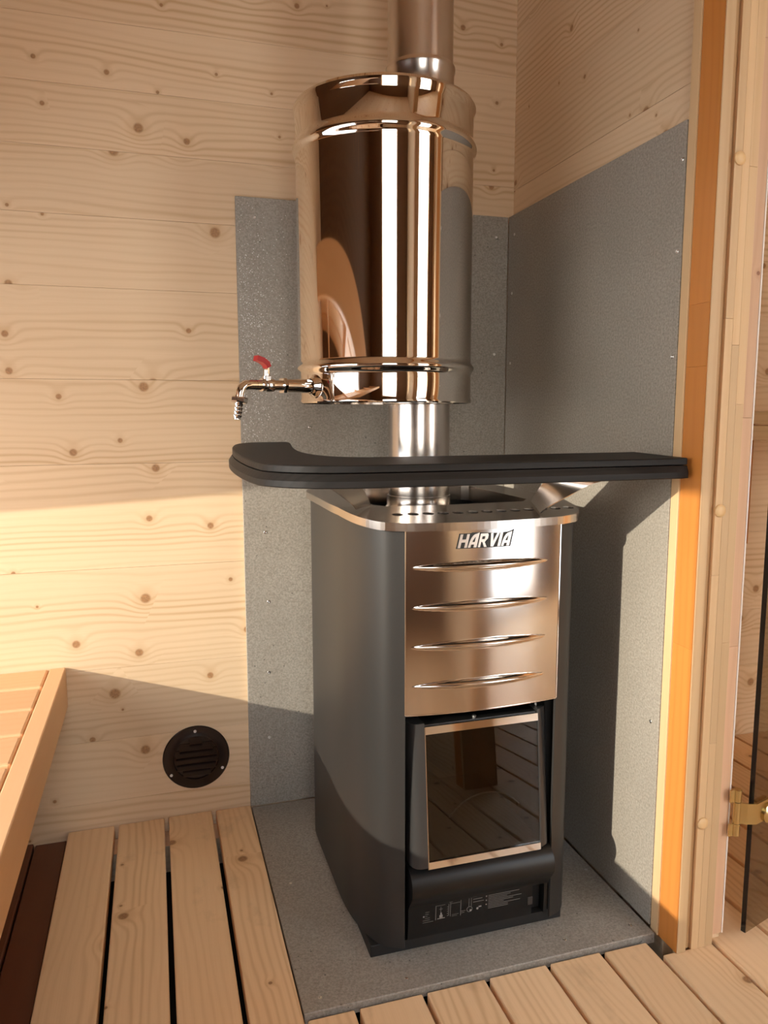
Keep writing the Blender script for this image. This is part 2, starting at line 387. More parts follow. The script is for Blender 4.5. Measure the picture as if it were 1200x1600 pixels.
# ---- dressing-room far wall, ceiling, subfloor, ground outside
bm = bmesh.new(); addbox(bm, 1.70, 1.79, YF-.09, 0.034, -0.12, ZC+.1)
struct(meshobj('wall_dressing', None, W_Y, bm), 'far timber wall of the dressing room', 'wall')
bm = bmesh.new(); addbox(bm, XL-.09, 1.79, YF-.09, 0.12, ZC+.0, ZC+.1)
struct(meshobj('ceiling', None, W_Y, bm), 'timber ceiling above the sauna', 'ceiling')
bm = bmesh.new(); addbox(bm, XL-.09, 1.79, YF-.09, 0.034, -0.16, -0.085)
fl = struct(meshobj('floor', None, DARKGAP, bm), 'spruce board floor laid with open gaps', 'floor')
bm = bmesh.new(); addbox(bm, -30, 30, -30, 30, -0.75, -0.60)
struct(meshobj('ground', None, GROUND, bm), 'pale gravel ground outside the windows', 'ground')

# ---- floor boards
TB = -0.006
def fboard(x0, x1, y0, y1, top=TB, mat=W_FL, name='floor_board'):
    return box(name, fl, mat, x0, x1, y0, y1, top-0.028, top, 0.0022, 2)
edges = [-0.600, -0.522, -0.416, -0.3125, -0.2066, -0.109, -0.0215, 0.081]
for i, (a, b) in enumerate(zip(edges, edges[1:])):
    yb = -0.619 if i < 5 else -0.655
    if i == 5: yb = -0.6215
    fboard(a+0.004, b-0.004, YF+.005, yb)
x = 0.081
while x < 1.62:
    fboard(x+0.004, x+0.100, YF+.005, 0.008); x += 0.104
for y in (-0.66, -1.2, -1.8, -2.25):
    box('floor_joist', fl, W_JX, -0.598, 1.69, y-0.02, y+0.02, -0.0845, -0.0345)
# brown boards under the bench
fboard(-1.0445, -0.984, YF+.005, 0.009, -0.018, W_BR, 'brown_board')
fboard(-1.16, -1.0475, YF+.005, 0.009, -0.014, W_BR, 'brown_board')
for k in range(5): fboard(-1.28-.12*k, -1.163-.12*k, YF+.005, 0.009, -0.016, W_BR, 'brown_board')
# ---- duckboard left of the stove
db = tag(empty('duckboard', (-0.79, -0.7, -0.0845)), 'pale spruce duckboard with four boards lying left of the stove slab', 'duckboard')
for a, b in ((-0.9795, -0.8885), (-0.8795, -0.787), (-0.778, -0.687), (-0.678, -0.6025)):
    box('board', db, W_FL, a, b, YF+.008, 0.006+random.uniform(-.002, 0.002), -0.026, 0.002, 0.0025, 2)
for y in (-0.030, -0.70, -1.3, -2.0):
    box('joist', db, W_JX, -0.9790, -0.6030, y-0.030, y+0.030, -0.0845, -0.0265)

# ================================================================== CEMENT PANELS
def screw(parent, p, nrm, r=0.0032):
    bm = bmesh.new(); lathe_dir(bm, [(-0.001, r), (0.0006, r), (0.0011, r*0.75), (0.0006, r*0.42), (0.0002, 0)], p, nrm, 10)
    return meshobj('screw', parent, SCREW, bm, 40)
hb = tag(empty('heat_shield_panel', (-0.30, 0.004, 0)), 'upright grey cement board on the back wall behind the stove', 'cement board')
box('board', hb, CEM, -0.602, -0.0005, 0.000, 0.0095, 0.0015, 1.300, 0.0006)
for x_, z_ in ((-.564, 1.261), (-.557, .616), (-.553, .464), (-.556, .306), (-.558, .157), (-.457, .838), (-.03, 1.255), (-.03, 1.0)):
    screw(hb, (x_, -0.0002, z_), (0, -1, 0))
bm = bmesh.new()
rd = random.Random(3)
for k in range(850):  # pale glossy beads stand in for glints of light on the board
    x_ = -0.598 + abs(rd.gauss(0, 0.045)); z_ = rd.choice((rd.uniform(.80, 1.29), rd.gauss(1.02, .09), rd.gauss(0.98, .12)))
    if x_ > -0.47 or z_ > 1.295 or z_ < .8: continue
    r = rd.uniform(.0006, .0011)*rd.choice((0.7, 1, 1.3))
    lathe_dir(bm, [(0, r), (r*.55, r*.7), (r*.8, 0)], (x_, 0.0, z_), (0, -1, 0), 6)
o = meshobj('glint_specks', hb, GLINT, bm, 60); o['kind'] = 'stuff'; o['label'] = 'fine scatter of pale glossy specks put in as glints'
hr = tag(empty('heat_shield_panel', (0.006, -0.3, 0)), 'dark grey cement board on the right wall beside the door frame', 'cement board')
box('board', hr, CEM, 0.000, WX-0.0004, -0.5945, -0.0012, 0.0015, 1.300, 0.0006)
for y_, z_ in ((-.588, 1.245), (-.586, 1.112), (-.586, .954), (-.031, 1.257), (-.024, 1.132), (-.022, .979), (-.574, .356)):
    screw(hr, (-0.0002, y_, z_), (-1, 0, 0))
sl = tag(empty('hearth_slab', (-0.3, -0.3, -0.018)), 'flat grey cement hearth slab under the stove', 'hearth slab')
box('board', sl, CEM, -0.600, -0.0025, -0.6135, -0.0015, -0.018, 0.0, 0.0012)
for x_, y_ in ((-.017, -.423), (-.03, -.584), (-.156, -.584), (-.571, -.589), (-.435, -.589), (-.565, -.30)):
    screw(sl, (x_, y_, 0.0), (0, 0, 1))

# ================================================================== STOVE
XC = -0.2965
st = tag(empty('sauna_stove', (XC, -0.34, 0)), 'graphite wood-burning sauna stove with polished steel front and glass fire door', 'stove')
half = [(-0.1290, -0.5520), (-0.1590, -0.5370), (-0.1785, -0.5030), (-0.1900, -0.4550), (-0.1955, -0.40), (-0.1960, -0.30), (-0.1960, -0.20), (-0.1925, -0.158), (-0.180, -0.136), (-0.155, -0.126), (-0.10, -0.1245), (0, -0.124)]
hc = [p for p in catmull([(a, b, 0) for a, b in half], 6)]
path = [(XC+p.x, p.y) for p in hc] + [(XC-p.x, p.y) for p in hc[-2::-1]]
def shell(bm, path, z0, z1, th, zn=1):
    n = len(path); inn = []
    for i, (x_, y_) in enumerate(path):
        a = Vector(path[max(i-1, 0)]); b = Vector(path[min(i+1, n-1)]); d = (b-a).normalized()
        nr = Vector((-d.y, d.x)); c = Vector((XC, -0.34))
        if nr.dot(c-Vector((x_, y_))) < 0: nr = -nr
        inn.append((x_+nr.x*th, y_+nr.y*th))
    g = []
    for ring in (path, inn):
        g.append([[bm.verts.new((x_, y_, z)) for x_, y_ in ring] for z in (z0, z1)])
    for i in range(n-1):
        o0, o1 = g[0]; i0, i1 = g[1]
        bm.faces.new((o0[i], o0[i+1], o1[i+1], o1[i])); bm.faces.new((i0[i], i1[i], i1[i+1], i0[i+1]))
        bm.faces.new((o0[i], i0[i], i0[i+1], o0[i+1])); bm.faces.new((o1[i], o1[i+1], i1[i+1], i1[i]))
    for k in (0, n-1):
        bm.faces.new((g[0][0][k], g[0][1][k], g[1][1][k], g[1][0][k]))
bm = bmesh.new(); shell(bm, path, 0.021, 0.7045, 0.004)
body = meshobj('casing', st, PAINT, bm, 30); body['label'] = 'graphite painted wrap-around casing'
# small dent-like knob seen on the left flank
box('base_plate', st, BLACK, -0.476, -0.1335, -0.531, -0.14, 0.0, 0.0205, 0.001)
# inner box behind the front (firebox front, sides)
bm = bmesh.new()
addbox(bm, -0.446, -0.424, -0.520, -0.16, 0.021, 0.64); addbox(bm, -0.169, -0.147, -0.520, -0.16, 0.021, 0.64)
addbox(bm, -0.424, -0.169, -0.528, -0.16, 0.395, 0.645); addbox(bm, -0.424, -0.169, -0.528, -0.16, 0.021, 0.142)
addbox(bm, -0.424, -0.169, -0.26, -0.16, 0.142, 0.395)
meshobj('firebox', st, SOOT, bm)
# polished front panel with four lens-shaped ridges
def yfront(x): return -0.5625 + 0.62*(x-XC)**2
bm = bmesh.new(); nx, nz = 130, 260; px0, px1, pz0, pz1 = XC-0.1288, XC+0.1288, 0.409, 0.7045
ridge = [0.6385, 0.577, 0.5155, 0.4535]; grid = []
for j in range(nz+1):
    z = pz0+(pz1-pz0)*j/nz; row = []
    for i in range(nx+1):
        x_ = px0+(px1-px0)*i/nx; b = 0
        for rz in ridge:
            dx = (x_-(XC-0.007))/0.112
            if abs(dx) < 1:
                h = 0.0074*(1-dx*dx)**0.8+0.0004; dz = (z-rz)/h
                if abs(dz) < 1: b = 0.0085*(1-dx*dx)*(1-abs(dz)**1.6)
        row.append(bm.verts.new((x_, yfront(x_)-b, z)))
    grid.append(row)
for j in range(nz):
    for i in range(nx): bm.faces.new((grid[j][i], grid[j][i+1], grid[j+1][i+1], grid[j+1][i]))
fp = meshobj('front_panel', st, PANEL, bm, 60); fp['label'] = 'polished stainless front panel with four lens-shaped ridges'
for side in (0, nx):
    x_ = px0 if side == 0 else px1
    bm = bmesh.new(); y_ = yfront(x_)
    s_ = -1 if side == 0 else 1
    addbox(bm, min(x_, x_+s_*.0014), max(x_, x_+s_*.0014), y_-0.0008, y_+0.012, pz0, pz1); meshobj('panel_edge', fp, CHROME, bm)
bm = bmesh.new()
prevs = None
for i in range(41):
    x_ = px0+(px1-px0)*i/40; y_ = yfront(x_)
    ring = [bm.verts.new(q) for q in ((x_, y_-.0006, pz0), (x_, y_-.0006, pz0-.0014), (x_, y_+.012, pz0-.0014), (x_, y_+.012, pz0))]
    if prevs:
        for k in range(4): bm.faces.new((prevs[k], prevs[(k+1) % 4], ring[(k+1) % 4], ring[k]))
    prevs = ring
meshobj('panel_edge', fp, CHROME, bm)

# brand lettering: black cut-outs behind bright slanted letters
LX0, LX1, LZ0, LZ1 = -0.3465, -0.2580, 0.6665, 0.6872
def stroke_poly(bm, pts, yoff, th=0.0008):
    def P(u, v, y):
        x_ = LX0+(LX1-LX0)*u; return (x_, yfront(x_)-y, LZ0+(LZ1-LZ0)*v)
    a = [bm.verts.new(P(u, v, yoff)) for u, v in pts]; b = [bm.verts.new(P(u, v, yoff+th)) for u, v in pts]
    n = len(pts)
    for i in range(n): bm.faces.new((a[i], a[(i+1) % n], b[(i+1) % n], b[i]))
    bm.faces.new(b); bm.faces.new(a[::-1])
SLV = 0.055
def S(u, v): return (u + SLV*v, v)
def letter(bm, polys, u0, wd, yoff, grow=0.0):
    for poly in polys:
        cx = sum(p[0] for p in poly)/len(poly); cz = sum(p[1] for p in poly)/len(poly)
        pts = []
        for a, b in poly:
            pts.append(S(u0+a*wd, b))
        stroke_poly(bm, pts, yoff)
H = [[(0, 0), (.28, 0), (.28, 1), (0, 1)], [(.72, 0), (1, 0), (1, 1), (.72, 1)], [(.28, .40), (.72, .40), (.72, .62), (.28, .62)]]
A = [[(0, 0), (.27, 0), (.30, .25), (.38, .50), (.50, .70), (.62, .80), (.62, 1.0), (.45, .97), (.28, .86), (.13, .66), (.04, .36)],
     [(.62, 0), (.94, 0), (.94, 1.08), (.62, 1.0)], [(.25, .22), (.65, .22), (.65, .40), (.30, .40)]]
Rr = [[(0, 0), (.27, 0), (.27, 1), (0, 1)], [(.27, .80), (.62, .80), (.62, 1), (.27, 1)], [(.62, .52), (.80, .48), (.98, .62), (.98, .88), (.85, 1), (.62, 1)],
      [(.27, .38), (.72, .38), (.80, .50), (.62, .58), (.27, .58)], [(.38, .40), (.66, .40), (1.05, 0), (.74, 0)]]
Vv = [[(0, 1), (.29, 1), (.48, .38), (.48, 0), (.30, 0)], [(.48, 0), (.62, 0), (1.06, 1), (.77, 1), (.48, .38)]]
I_ = [[(0, 0), (1, 0), (1, 1), (0, 1)]]
cells = [(H, 0.0, .165), (A, .185, .165), (Rr, .365, .155), (Vv, .555, .155), (I_, .732, .052), (A, .80, .165)]
bm = bmesh.new()
us = [-.022+1.012*k/48 for k in range(49)]
def ztop(u): return 1.05+0.05*math.sin(7.0*u)*(u > .2)+(0.14*max(0, (u-.86)/.13)**2)
for a, b in zip(us, us[1:]):
    stroke_poly(bm, [S(a, -.06), S(b, -.06), S(b, ztop(b)), S(a, ztop(a))], 0.0002, 0.0002)
bmesh.ops.remove_doubles(bm, verts=bm.verts, dist=1e-7)
meshobj('logo_backing', fp, BLACK, bm)
for polys, u0, wd in cells:
    bm = bmesh.new(); letter(bm, polys, u0, wd, 0.0008)
    meshobj('letter', fp, LETT, bm)

# top rim: steel ring, gently sloping to the front, with a row of holes
ro = []
for p in catmull([(a, b, 0) for a, b in ([(-0.1285, -0.560)] + [(-0.165, -0.543), (-0.187, -0.505), (-0.199, -0.455), (-0.204, -0.40), (-0.204, -0.30), (-0.204, -0.20), (-0.200, -0.152), (-0.187, -0.127), (-0.158, -0.117), (-0.08, -0.116), (0, -0.116)])], 6): ro.append(p)
front = [(-0.1285*(1-i/12), -0.5705+0.62*(0.1285*(1-i/12))**2*1.0) for i in range(13)]
outer = [(XC+p.x, p.y) for p in ro] ; outer = outer + [(XC-p.x, p.y) for p in ro[-2::-1]] + [(XC-a, b) for a, b in front[1:]] + [(XC+a, b) for a, b in front[-2:0:-1]]
inner = [(-0.4365, -0.415), (-0.4365, -0.16), (-0.425, -0.145), (-0.168, -0.145), (-0.1565, -0.16), (-0.1565, -0.415), (-0.175, -0.438), (-0.30, -0.442), (-0.418, -0.438)]
holes = [(-0.421+0.0247*k, -0.500-0.004*math.sin(PI*k/12)) for k in range(13)]
def zrim(x, y): return 0.7185 - 0.085*max(0, -0.43-y)
bm = bmesh.new()
top = [bm.verts.new((x_, y_, zrim(x_, y_))) for x_, y_ in outer]
es = [bm.edges.new((top[i], top[(i+1) % len(top)])) for i in range(len(top))]
inn = [bm.verts.new((x_, y_, zrim(x_, y_))) for x_, y_ in inner]
es += [bm.edges.new((inn[i], inn[(i+1) % len(inn)])) for i in range(len(inn))]
hv = []
for hx, hy in holes:
    ring = [bm.verts.new((hx+0.0092*math.cos(2*PI*k/14), hy+0.0100*math.sin(2*PI*k/14), zrim(hx, hy+0.0100*math.sin(2*PI*k/14)))) for k in range(14)]
    hv.append(ring); es += [bm.edges.new((ring[k], ring[(k+1) % 14])) for k in range(14)]
bmesh.ops.triangle_fill(bm, edges=es, use_beauty=True)
def skirt(ring, dz):
    lo = [bm.verts.new((v.co.x, v.co.y, v.co.z-dz)) for v in ring]; n = len(ring)
    for i in range(n): bm.faces.new((ring[i], ring[(i+1) % n], lo[(i+1) % n], lo[i]))
skirt(top, 0.0125); skirt(inn, 0.03)
for ring in hv: skirt(ring, 0.010)
rim = meshobj('top_rim', st, RIMST, bm); rim['label'] = 'polished steel rim with a row of round air holes'
bm = bmesh.new()
ring_u = [bm.verts.new((x_, y_, zrim(x_, y_)-0.0135)) for x_, y_ in outer]; bm.faces.new(ring_u)
es2 = None
bm.free()
# black stone chamber inside the rim
bm = bmesh.new()
cz0, cz1 = 0.648, 0.703; ix0, ix1, iy0, iy1 = -0.4385, -0.1545, -0.4445, -0.143
vsb = [bm.verts.new(p) for p in ((ix0, iy0, cz0), (ix1, iy0, cz0), (ix1, iy1, cz0), (ix0, iy1, cz0), (ix0, iy0, cz1), (ix1, iy0, cz1), (ix1, iy1, cz1), (ix0, iy1, cz1))]
for f in ((0, 1, 2, 3), (0, 1, 5, 4), (1, 2, 6, 5), (2, 3, 7, 6), (3, 0, 4, 7)): bm.faces.new([vsb[i] for i in f])
meshobj('stone_chamber', st, CHAMB, bm)
bm = bmesh.new(); lathe(bm, [(0.056, -.05), (0.0605, -.05), (0.0605, -.026), (0.063, -.022), (0.0605, -.018), (0.0605, 0.0), (0.058, 0.0)], (-0.2985, -0.25, 0.7145), 48)
meshobj('flue_collar', st, SATIN, bm, 40)

# fire door (leans forward at its foot)
def yd(z): return -0.5410 - (0.385-z)*0.097
def door_prof(name, parent, mat, prof, z0, z1, smooth=None):
    """closed plan profile (x, dy) swept up the leaning door"""
    bm = bmesh.new(); n = len(prof); rings = []
    for z in (z0, z1): rings.append([bm.verts.new((x_, yd(z)+d, z)) for x_, d in prof])
    for i in range(n): bm.faces.new((rings[0][i], rings[0][(i+1) % n], rings[1][(i+1) % n], rings[1][i]))
    bm.faces.new(rings[0][::-1]); bm.faces.new(rings[1])
    return meshobj(name, parent, mat, bm, smooth)
dr = empty('fire_door', (0, 0, 0)); dr.parent = st; dr.location = Vector((XC, -0.54, 0.158)) - Vector(st.location)
dr['label'] = 'leaning fire door with dark glass and bright edge strips'
door_prof('door_frame_side', dr, DFRAME, [(-0.3912, -0.003), (-0.402, -0.003), (-0.409, 0.000), (-0.414, 0.006), (-0.4165, 0.014), (-0.4165, 0.028), (-0.3912, 0.028)], 0.160, 0.3885, 35)
door_prof('door_frame_side', dr, DFRAME, [(-0.1945, -0.001), (-0.1915, -0.001), (-0.180, 0.005), (-0.1745, 0.013), (-0.1745, 0.028), (-0.1945, 0.028)], 0.160, 0.3885, 35)
door_prof('glass', dr, GL_FIRE, [(-0.3910, 0.000), (-0.1948, 0.000), (-0.1948, 0.004), (-0.3910, 0.004)], 0.1675, 0.372)
door_prof('edge_strip', dr, CHROME, [(-0.3910, -0.003), (-0.1948, -0.003), (-0.1948, 0.004), (-0.3910, 0.004)], 0.3705, 0.3825)
door_prof('edge_strip', dr, CHROME, [(-0.3910, -0.003), (-0.1948, -0.003), (-0.1948, 0.004), (-0.3910, 0.004)], 0.1575, 0.1685)
door_prof('edge_bead', dr, RIMST, [(-0.3912, -0.0035), (-0.3898, -0.0035), (-0.3898, 0.0), (-0.3912, 0.0)], 0.1575, 0.3825)
door_prof('top_plate', dr, DRAWER, [(-0.3910, 0.003), (-0.1948, 0.003), (-0.1948, 0.030), (-0.3910, 0.030)], 0.3765, 0.384)
bm = bmesh.new(); lathe(bm, [(0.0036, 0), (0.0036, .002), (0.002, .0034), (0, .0036)], (-0.301, yd(.384)+0.012, 0.384), 12); meshobj('screw', dr, SCREW, bm, 40)
bm = bmesh.new(); lathe(bm, [(0.002, 0), (0.002, .011), (0, .011)], (-0.1885, yd(.384)+0.017, 0.388), 10); meshobj('hinge_pin', dr, SCREW, bm, 40)
bm = bmesh.new(); cx_, cz_, rr_ = -0.262, 0.150, 0.081
tube(bm, [(cx_+rr_*math.cos(a), -0.495, cz_+rr_*math.sin(a)) for a in [math.radians(40+k*5) for k in range(22)]], 0.0013, 6)
meshobj('arc_rod', st, SCREW, bm, 60)  # thin pale arc behind the fire glass
# ash drawer with a rolled lip
prof = [(-0.531, 0.1555), (-0.548, 0.1545), (-0.560, 0.149), (-0.5675, 0.140), (-0.571, 0.128), (-0.5695, 0.116), (-0.563, 0.104), (-0.555, 0.094), (-0.5500, 0.084)]
full = prof + [(-0.5470, 0.030), (-0.531, 0.028)]
dwr = empty('ash_drawer'); dwr.parent = st; dwr.location = Vector((XC, -0.55, 0.028)) - Vector(st.location)
dwr['label'] = 'black ash drawer with a rolled lip and printed diagrams'
bm = bmesh.new(); prism_x(bm, full, -0.4185, -0.1995); meshobj('drawer_front', dwr, DRAWER, bm, 35)
bm = bmesh.new(); prism_x(bm, prof + [(-0.531, 0.084)], -0.1995, -0.1705); meshobj('drawer_lip', dwr, DRAWER, bm, 35)
box('drawer_end', dwr, DRAWER, -0.1765, -0.1705, -0.5475, -0.531, 0.028, 0.084)
box('drawer_tab', dwr, DFRAME, -0.2085, -0.1990, -0.5505, -0.5400, 0.050, 0.064, 0.0008)
box('bottom_plate', st, BLACK, -0.4245, -0.1685, -0.5430, -0.529, 0.0208, 0.0275)
# printed marks: diagrams and lines of small print
def yl(z): return -0.5470 - (z-0.030)/(0.054)*0.003 - 0.0003
bm = bmesh.new()
def mark(x0, x1, z0, z1):
    vs_ = [bm.verts.new((x_, yl(z), z)) for x_, z in ((x0, z0), (x1, z0), (x1, z1), (x0, z1))]; bm.faces.new(vs_)
def frame(x0, x1, z0, z1, t=0.0006):
    mark(x0, x1, z0, z0+t); mark(x0, x1, z1-t, z1); mark(x0, x0+t, z0, z1); mark(x1-t, x1, z0, z1)
def disc(x, z, r, n=12, ri=0.0):
    for k in range(n):
        a, b = 2*PI*k/n, 2*PI*(k+1)/n
        vs_ = [bm.verts.new((x+q*math.cos(c), yl(z+q*math.sin(c)), z+q*math.sin(c))) for q, c in ((ri, a), (r, a), (r, b), (ri, b))] if ri > 0 else [bm.verts.new((x+q*math.cos(c), yl(z), z+q*math.sin(c))) for q, c in ((0, a), (r, a), (r, b))]
        bm.faces.new(vs_)
disc(-.3925, .0665, .0014)
for i_, (wd) in enumerate((.007, .006, .004, .008, .012, .018)): mark(-.390 if i_ < 4 else -.394, (-.390 if i_ < 4 else -.394)+wd, .0735-.0036*i_, .0740-.0036*i_)
mark(-.3722, -.3716, .056, .082); mark(-.3290, -.3284, .056, .084); mark(-.3715, -.356, .0812, .0816); mark(-.3690, -.3560, .0572, .0585)
mark(-.3655, -.3600, .0590, .0640); mark(-.3640, -.3615, .0640, .0680); mark(-.3635, -.3630, .068, .079); mark(-.3660, -.3600, .0745, .0750)
mark(-.3500, -.3494, .060, .081); mark(-.3470, -.3464, .058, .083); mark(-.3466, -.330, .0805, .0810); mark(-.349, -.343, .0835, .0840)
for k in range(5): mark(-.3525, -.3505, .060+.004*k, .0606+.004*k)
mark(-.3440, -.3320, .0600, .0604); mark(-.3440, -.3350, .0575, .0579)
disc(-.3130, .0640, .0050, 16, .0044); mark(-.3145, -.3140, .069, .084); mark(-.3105, -.3100, .069, .084); disc(-.3110, .0615, .0020); disc(-.2990, .0625, .0020); mark(-.297, -.292, .064, .0665)
mark(-.3280, -.3200, .063, .0635); mark(-.3280, -.3220, .060, .0605)
for z_, a, b in ((.0845, -.308, -.300), (.0800, -.307, -.291), (.0750, -.307, -.288)): mark(a, b, z_, z_+.0008)
for z_ in (.0815, .0740, .0665): disc(-.2835, z_, .0012, 8)
for k, wd in enumerate((.056, .040, .034, .060, .045, .028, .058, .036, .036)): mark(-.2800, -.2800+wd, .0815-.0029*k, .0822-.0029*k)
pm = meshobj('printed_marks', dwr, PRINT, bm); pm['label'] = 'small pale grey diagrams and lines of print'

# ================================================================== FLUE PIPES AND WATER TANK
PX, PY = -0.2985, -0.25
bm = bmesh.new(); lathe(bm, [(0.0545, 0.690), (0.0575, 0.690), (0.0575, 0.884), (0.0545, 0.884), (0.0545, 0.690)], (PX, PY, 0), 64)
tag(meshobj('flue_pipe', None, SATIN, bm, 40), 'short satin steel flue pipe between stove top and water tank', 'flue pipe')
bm = bmesh.new(); lathe(bm, [(0.0555, 1.396), (0.0600, 1.396), (0.0600, 1.404), (0.0615, 1.412), (0.0615, 1.420), (0.0600, 1.428), (0.0600, 1.460), (0.0618, 1.464), (0.0618, 1.470), (0.0600, 1.473), (0.0580, 1.4735), (0.0580, ZC), (0.0555, ZC), (0.0555, 1.396)], (PX, PY, 0), 64)
tag(meshobj('flue_pipe', None, SATIN, bm, 40), 'upper flue pipe rising from the top of the water tank', 'flue pipe')
TX, TY, TR = -0.3655, -0.25, 0.1575
tk = tag(empty('water_tank', (TX, TY, 0.8855)), 'mirror-polished cylindrical water tank around the flue with a side tap', 'water tank')
bm = bmesh.new()
def bead(z, r0, h, b): return [(r0+b*0.5*(1-math.cos(2*PI*k/10)), z-h/2+h*k/10) for k in range(11)]
prof = [(0, .893), (TR-.004, .893), (TR-.004, .8855), (TR, .8855), (TR+.0012, .888), (TR+.0008, .892), (TR, .894)] + bead(.947, TR, .026, .0058) + bead(1.322, TR, .030, .0058) + [(TR, 1.374), (TR+.0005, 1.378), (TR+.003, 1.384), (TR+.0035, 1.389), (TR+.001, 1.394), (TR-.003, 1.3955), (TR-.004, 1.391), (0, 1.391)]
lathe(bm, prof, (TX, TY, 0), 128); meshobj('tank_body', tk, MIRROR, bm, 30)
bm = bmesh.new(); lathe(bm, [(0.0602, 0.884), (0.064, 0.8855), (0.064, 0.893)], (PX, PY, 0), 48); meshobj('flue_flange', tk, SATIN, bm, 40)
# tap
td = Vector((-0.915, -0.40, 0)).normalized(); p0 = Vector((TX, TY, 0.9135)) + td*(TR-0.006)
tap = empty('tap'); tap.parent = tk; tap.location = p0 - Vector(tk.location); tap['label'] = 'chrome tap with red lever and hose tail'
def part(name, parent, mat, prof, a=p0, d=td, n=24, poly=None, sm=35):
    bm = bmesh.new(); lathe_dir(bm, prof, a, d, n, poly); return meshobj(name, parent, mat, bm, sm)
part('weld_flange', tap, MIRROR, [(0, .022), (.006, .0205), (.012, .0150), (.016, .0128)])
part('pipe_nipple', tap, MIRROR, [(0, .0118), (.034, .0118), (.034, .0108), (.036, .0108)])
part('pipe_sleeve', tap, CHROME, [(.034, 0), (.034, .0116), (.067, .0112), (.067, 0)])
part('hex_nut', tap, CHROME, [(.066, 0), (.066, .0128), (.0672, .0138), (.0720, .0138), (.073, .0128), (.073, 0)], poly=6, sm=10)
part('valve_body', tap, CHROME, [(.073, .0088), (.090, .0088), (.090, .0108), (.101, .0108), (.104, .0096), (.107, .0108), (.112, .0108), (.112, .0085), (.122, .0085)])
vb = p0 + td*0.101
part('valve_stem', tap, CHROME, [(.006, .0075), (.014, .0075), (.015, .0055), (.024, .005), (.024, 0)], vb, (0, 0, 1), 16)
# lever: rises from the stem and bends towards the wall side
lv = [Vector((0, 0, .018)), Vector((0, 0, .027)), Vector((.000, 0, .034)), Vector((-.003, 0, .041)), Vector((-.010, 0, .0445)), Vector((-.024, 0, .0475))]
def strip(name, parent, mat, pts, wdir, wid, th):
    bm = bmesh.new(); rings = []
    for i, p in enumerate(pts):
        d = (pts[min(i+1, len(pts)-1)]-pts[max(i-1, 0)]).normalized(); nrm = d.cross(wdir).normalized()
        w_ = wid[i] if isinstance(wid, (list, tuple)) else wid
        wd = wdir[i] if isinstance(wdir, list) else wdir
        rings.append([bm.verts.new(p+wd*a*w_/2+nrm*b*th/2) for a, b in ((-1, -1), (1, -1), (1, 1), (-1, 1))])
    for a, b in zip(rings, rings[1:]):
        for i in range(4): bm.faces.new((a[i], a[(i+1) % 4], b[(i+1) % 4], b[i]))
    bm.faces.new(rings[0][::-1]); bm.faces.new(rings[-1])
    return meshobj(name, parent, mat, bm, 40)
side = Vector((td.y, -td.x, 0))
base = [vb + Vector((0, 0, p.z)) - td*p.x for p in lv]
red = [vb + Vector((0, 0, z_)) - td*x_ for x_, z_ in ((.0015, .0285), (-.0015, .0345), (-.009, .0395), (-.0200, .0425))]
strip('lever_arm', tap, CHROME, base[:4], side, 0.012, 0.0022)
strip('lever_handle', tap, RED, red, side, [0.0130, 0.0140, 0.0140, 0.0135], 0.0085)
el0 = p0 + td*0.121
epts = [el0, el0+td*.012, el0+td*.0205+Vector((0, 0, -.0015)), el0+td*.0265+Vector((0, 0, -.006)), el0+td*.0295+Vector((0, 0, -.013)), el0+td*.031+Vector((0, 0, -.021))]
bm = bmesh.new(); tube(bm, epts, .0082, 16); meshobj('elbow', tap, CHROME, bm, 50)
hd = (Vector((0, 0, -1)) + td*0.17).normalized(); h0 = epts[-1]
part('union_nut', tap, CHROME, [(-.001, 0), (-.001, .0125), (.001, .0138), (.006, .0138), (.008, .0125), (.008, 0)], h0, hd, poly=8, sm=10)
part('hose_tail', tap, CHROME, [(.008, .0065)] + sum([[(.009+.006*k, .0062), (.010+.006*k, .0078), (.0145+.006*k, .0062)] for k in range(4)], []) + [(.035, .0062), (.035, .004)], h0, hd)

# ================================================================== SAFETY RAIL
def zr(x, y): return 0.052*max(0.0, y+0.56)
rail = tag(empty('safety_rail', (XC, -0.58, 0.77)), 'black-stained wooden safety rail curving round the front of the stove', 'rail')
out_pts = [(-0.006, -0.640), (-0.10, -0.643), (-0.30, -0.644), (-0.44, -0.644), (-0.53, -0.640), (-0.588, -0.620), (-0.627, -0.580), (-0.646, -0.52), (-0.655, -0.44), (-0.656, -0.37), (-0.650, -0.305), (-0.637, -0.262), (-0.612, -0.240), (-0.585, -0.236)]
in_pts = [(-0.548, -0.237), (-0.5445, -0.262), (-0.5525, -0.33), (-0.556, -0.395), (-0.548, -0.445), (-0.526, -0.483), (-0.49, -0.504), (-0.44, -0.510), (-0.30, -0.510), (-0.10, -0.508), (-0.006, -0.507)]
oc = [(p.x, p.y) for p in catmull([(a, b, 0) for a, b in out_pts], 5)] ; ic = [(p.x, p.y) for p in catmull([(a, b, 0) for a, b in in_pts], 5)]
loop = oc + ic
def offs(loop, d):
    n = len(loop); res = []
    for i in range(n):
        a = Vector(loop[i-1]); b = Vector(loop[(i+1) % n]); t = (b-a).normalized(); nr = Vector((-t.y, t.x))
        p = Vector(loop[i]) - nr*d*(-1)
        res.append((min(p.x, -0.0035), p.y))
    return res
area = sum(loop[i][0]*loop[(i+1) % len(loop)][1]-loop[(i+1) % len(loop)][0]*loop[i][1] for i in range(len(loop)))
sg = 1 if area < 0 else -1
